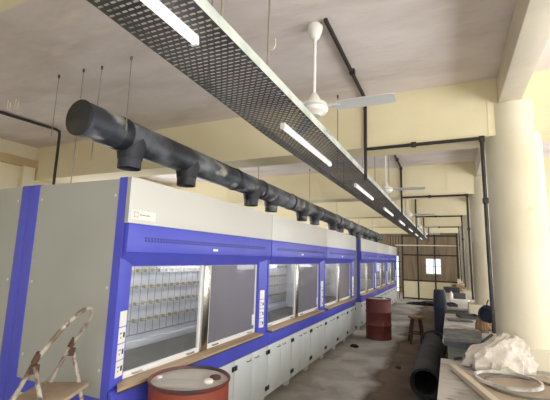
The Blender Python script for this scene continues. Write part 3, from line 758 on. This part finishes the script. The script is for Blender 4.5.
from mathutils import noise as mnoise
def blob(name, m, cx, cy, z0, rx, ry, h, seed, label, cat, amp=.12, peak=(0, 0), rings=26, segs=72, fr=3.0):
    """a crumpled heap: a dome pulled to a peak and creased by ridged noise"""
    o = Vector((seed*3.7, seed*1.3, seed*2.1)); bm = bmn(); R = []
    for i in range(rings+1):
        t = i/rings; row = []
        prof = (1-t**2.0)**.62 if t < 1 else 0
        for j in range(segs):
            a = 2*PI*j/segs
            p = Vector((prof*math.cos(a), prof*math.sin(a), t))
            q = p*fr+o
            w = 0; k = 1
            for oc in range(3): w += k*(.5-abs(mnoise.noise(q))*2.2); q = q*2.03; k *= .42
            w *= amp
            lump = mnoise.noise(p*1.3+o)*amp*1.5
            g = prof*(1+w+lump)
            row.append((cx+rx*g*math.cos(a)+peak[0]*t**1.4, cy+ry*g*math.sin(a)+peak[1]*t**1.4, z0+max(0, h*(t*(1+.9*w*(1-.4*t))))))
        if i == rings: R.append([bm.verts.new((cx+peak[0], cy+peak[1], z0+h*.99))])
        else: R.append([bm.verts.new(p) for p in row])
    bm.faces.new(list(reversed(R[0])))
    for a, b in zip(R, R[1:]):
        for j in range(segs):
            k = (j+1) % segs
            if len(b) == 1: bm.faces.new((a[j], a[k], b[0]))
            else: bm.faces.new((a[j], a[k], b[k], b[j]))
    return tag(obj(name, bm, m), label, cat)
blob('plastic_bag', 'bag', .315, 3.80, TT+.013, .25, .13, .29, 3, 'crumpled white plastic bag with dark print on foreground table', 'bag', .20, (.13, .05), fr=1.8)
bm = bmn(); tube(bm, [(.30, 3.645, TT+.020), (.35, 3.64, TT+.055), (.395, 3.635, TT+.085), (.43, 3.635, TT+.06), (.50, 3.64, TT+.03), (.57, 3.655, TT+.019)], .007, 6)
tag(obj('cord_scrap', bm, 'cord'), 'short cream cord lying in front of the plastic bag', 'cord')
bm = bmn(); tube(bm, [(.335, 4.14, 1.09), (.25, 4.08, 1.03), (.20, 4.02, .94), (.10, 3.995, .885), (.0, 3.985, TT+.013)], .012, 8)
tag(obj('power_cable', bm, 'black'), 'thick black cable trailing behind plastic bag from pillar conduit', 'cable')

# things on the tables behind
def sheet(name, x0, x1, y0, y1, z, drop, m, label):
    random.seed(11); bm = bmn(); nx_, ny_ = 28, 26; V = []
    for j in range(ny_+1):
        row = []
        for i in range(nx_+1):
            x = x0+(x1-x0)*i/nx_; y = y0+(y1-y0)*j/ny_
            zz = z+.006+.012*abs(math.sin(9*x+5*y)*math.sin(13*y-4*x))+.006*abs(math.sin(31*x+17*y))
            t = j/ny_
            if t < .2: y = y0+.2*(y1-y0)-.02-.012*math.sin(20*x); zz = z+.004-(drop*(.2-t)/.2)*(1+.3*math.sin(7*x+1))
            row.append(bm.verts.new((x+.01*math.sin(9*y), y, zz)))
        V.append(row)
    for j in range(ny_):
        for i in range(nx_): bm.faces.new((V[j][i], V[j][i+1], V[j+1][i+1], V[j+1][i]))
    o = obj(name, bm, m); s = o.modifiers.new('thickness', 'SOLIDIFY'); s.thickness = .003; s.offset = 1
    return tag(o, label, 'plastic sheet')
sheet('plastic_sheet', -.10, .42, 4.72, 5.75, TT, .055, 'sheet', 'crumpled grey plastic sheet draped over the second table edge')
blob('paper_bag', 'brown', .40, 5.95, TT+.001, .10, .12, .26, 5, 'crumpled brown paper bag on the second table beside pillar conduit', 'bag', .15)
def tray(x, y, w, l, h, label, m='dkgrey', z=TT):
    t = thing('shallow_tray', label, 'tray', (x, y, z+.001), .2)
    bm = bmn(); box(bm, -w/2, w/2, -l/2, l/2, 0, .008); obj('tray_base', bm, m, t)
    bm = bmn(); box(bm, -w/2, w/2, -l/2, -l/2+.012, .008, h); box(bm, -w/2, w/2, l/2-.012, l/2, .008, h); box(bm, -w/2, -w/2+.012, -l/2+.012, l/2-.012, .008, h); box(bm, w/2-.012, w/2, -l/2+.012, l/2-.012, .008, h); obj('tray_wall', bm, m, t)
    return t
tray(.24, 7.05, .30, .34, .05, 'dark shallow tray on the second table near second pillar')
tray(-.0, 8.75, .16, .40, .05, 'dark shallow tray on the front corner of third table')
def bottle(x, y, label, m, h=.24, r=.045):
    t = thing('plastic_bottle', label, 'bottle', (x, y, TT+.001))
    bm = bmn(); lathe(bm, [(0, 0), (r, 0), (r, h*.62), (r*.4, h*.8), (r*.36, h*.9), (0, h*.9)], 20); obj('bottle_body', bm, m, t)
    bm = bmn(); lathe(bm, [(r*.45, h*.88), (r*.45, h), (0, h)], 16); obj('bottle_cap', bm, 'dkgrey', t)
bottle(.0, 9.9, 'small white plastic bottle standing on the third table', 'plate')
def carton(x, y, sx, sy, h, rz, m, label):
    t = thing('carton_box', label, 'box', (x, y, TT+.001), rz)
    bm = bmn(); box(bm, -sx/2, sx/2, -sy/2, sy/2, 0, h, .004); obj('carton_body', bm, m, t)
    bm = bmn(); box(bm, -sx/2-.003, sx/2+.003, -sy/2-.003, sy/2+.003, max(.004, h-.035), h+.003, .002); obj('carton_lid', bm, m, t)
carton(.17, 10.55, .26, .2, .13, .3, 'dkgrey', 'dark box at the back of the third table')
carton(.18, 9.35, .34, .22, .08, -.2, 'plate', 'low white carton in the middle of third table')
carton(.02, 12.4, .4, .3, .16, .1, 'dkgrey', 'dark grey carton on the near end of fourth table')
carton(.22, 13.2, .3, .3, .2, .4, 'brown', 'brown carton on the fourth table by the pillar')
carton(.10, 6.6, .34, .20, .025, .15, 'sheet', 'thin grey folder box lying flat on second table')

# coil hanging on the first pillar
t = thing('hose_coil', 'dark navy hose coil hanging at first pillar behind its conduit', 'coil', (.335, 4.62, 1.215), -.6)
RY = Matrix.Rotation(PI/2, 3, 'X')
for i, (rr, off) in enumerate(((.062, 0), (.078, .018), (.068, -.02), (.045, .004))):
    bm = bmn(); n = 36
    tube(bm, [(rr*math.cos(2*PI*k/n), off+.006*math.sin(6*PI*k/n), rr*math.sin(2*PI*k/n)) for k in range(n)], .016, 8, True); obj('coil_turn', bm, 'navy', t)
bm = bmn(); tube(bm, [(.0, 0, .075), (.01, -.0, .12), (.025, .0, .15)], .006, 6); obj('hanging_loop', bm, 'black', t)
bm = bmn(); lathe(bm, [(0, -.012), (.045, -.012), (.045, .012), (0, .012)], 24, (0, 0, 0), RY); obj('coil_core', bm, 'navy', t)

# ------------------------------------------------------------------ rolled sheet on the floor, upright roll
rl = thing('rolled_sheet', 'black rolled rubber sheet lying on floor beside the second table', 'roll', (-.335, 5.35, .215))
bm = bmn(); n = 96
V = []
for i in range(n+1):
    a = 2*PI*2.6*i/n; rr = .205-.055*i/n
    V.append([(rr*math.cos(-a+.6), y, rr*math.sin(-a+.6)) for y in (0, 2.55)])
for i in range(n):
    quad(bm, (V[i][0], V[i+1][0], V[i+1][1], V[i][1]))
bmesh.ops.remove_doubles(bm, verts=bm.verts[:], dist=1e-5)
o = obj('rolled_layer', bm, 'rubber', rl); s = o.modifiers.new('thickness', 'SOLIDIFY'); s.thickness = .008
bm = bmn(); lathe(bm, [(.195, 2.50), (.225, 2.50), (.235, 2.53), (.235, 2.58), (.195, 2.58), (.195, 2.50)], 40, (0, 0, .02), RX); obj('end_band', bm, 'black', rl)
t = thing('upright_roll', 'dark navy plastic roll standing upright beside the tables', 'roll', (-.205, 8.22, 0))
bm = bmn(); lathe(bm, [(0, 0), (.115, 0), (.118, .3), (.113, .7), (.12, 1.0), (.112, 1.16), (.095, 1.20), (0, 1.205)], 32); obj('roll_body', bm, 'navy', t)
for z in (.35, .85):
    bm = bmn(); lathe(bm, [(.116, z-.02), (.122, z-.015), (.122, z+.015), (.116, z+.02)], 32); obj('tie_band', bm, 'black', t)

# ------------------------------------------------------------------ floor: dust area and scraps
bm = bmn()
edge = [(-1.0, 2.0), (-.98, 4.5), (-.95, 5.0), (-.99, 6.0), (-.95, 7.2), (-.9, 8.5), (-1.05, 9.3), (-1.0, 11.2), (-1.3, 13.5), (-1.5, 16.5), (-1.4, 18.3)]
random.seed(5)
pts = []
for (xa, ya), (xb, yb) in zip(edge, edge[1:]):
    for k in range(6):
        s = k/6; pts.append((xa+(xb-xa)*s+random.uniform(-.02, .02)-.4, ya+(yb-ya)*s))
pts += [(-1.4, 18.3), (-.08, 18.3), (-.08, 2.0)]
bm.faces.new([bm.verts.new((x, y, .002)) for x, y in pts])
o = obj('dust', bm, 'dust')
tag(o, 'brown dust spread over the floor on the table side', 'dust', kind='stuff')
blob('black_rag', 'black', -1.80, 7.80, .001, .09, .06, .05, 9, 'small black rag on floor near the third hood cabinets', 'rag', .35)
blob('stone_chip', 'dkgrey', -.84, 6.70, .004, .05, .04, .03, 12, 'small dark stone chip on the brown dusty floor', 'stone', .3)
blob('stone_chip', 'board', -1.62, 5.1, .001, .03, .025, .02, 13, 'small pale plaster chip on floor by near cabinets', 'stone', .3)
blob('black_tarpaulin', 'black', -.85, 16.6, .004, .62, .35, .14, 14, 'dark tarpaulin heap on the floor before the partition', 'tarpaulin', .3)

# ------------------------------------------------------------------ light
sc = bpy.context.scene
w = bpy.data.worlds.new('sky'); sc.world = w; w.use_nodes = True
bg = w.node_tree.nodes['Background']; bg.inputs['Color'].default_value = (.86, .93, 1.0, 1); bg.inputs['Strength'].default_value = 1.6
def area(name, loc, rot, sx, sy, power, col=(.97, .98, 1)):
    l = bpy.data.lights.new(name, 'AREA'); l.shape = 'RECTANGLE'; l.size = sx; l.size_y = sy; l.energy = power; l.color = col
    o = bpy.data.objects.new(name, l); C.objects.link(o); o.location = loc; o.rotation_euler = rot
    return o
KR, KL, KB = 124, 85, 30
for i, h in enumerate(right_holes):
    area('daylight_right', (XR+.24, (h[0]+h[1])/2, (h[2]+h[3])/2), (0, PI/2+.75, 0), h[3]-h[2], h[1]-h[0], KR*((1.85, 1.05)[i] if i < 2 else .85))
for i, h in enumerate(left_holes):
    area('daylight_left', (XL-.24, (h[0]+h[1])/2, (h[2]+h[3])/2), (0, -PI/2-.3, 0), h[3]-h[2], h[1]-h[0], KL)
area('daylight_door', (-.1, YB-.24, 1.45), (PI/2, 0, 0), 3.0, 2.9, KB)
vs = sc.view_settings
sc.display_settings.display_device = 'sRGB'
vs.view_transform = 'Standard'; vs.look = 'None'; vs.gamma = 1; vs.use_curve_mapping = False
vs.exposure = 0.1
sc.cycles.use_denoising = True
sc.cycles.max_bounces = 10; sc.cycles.diffuse_bounces = 6; sc.cycles.transparent_max_bounces = 24
sc.cycles.sample_clamp_indirect = 6
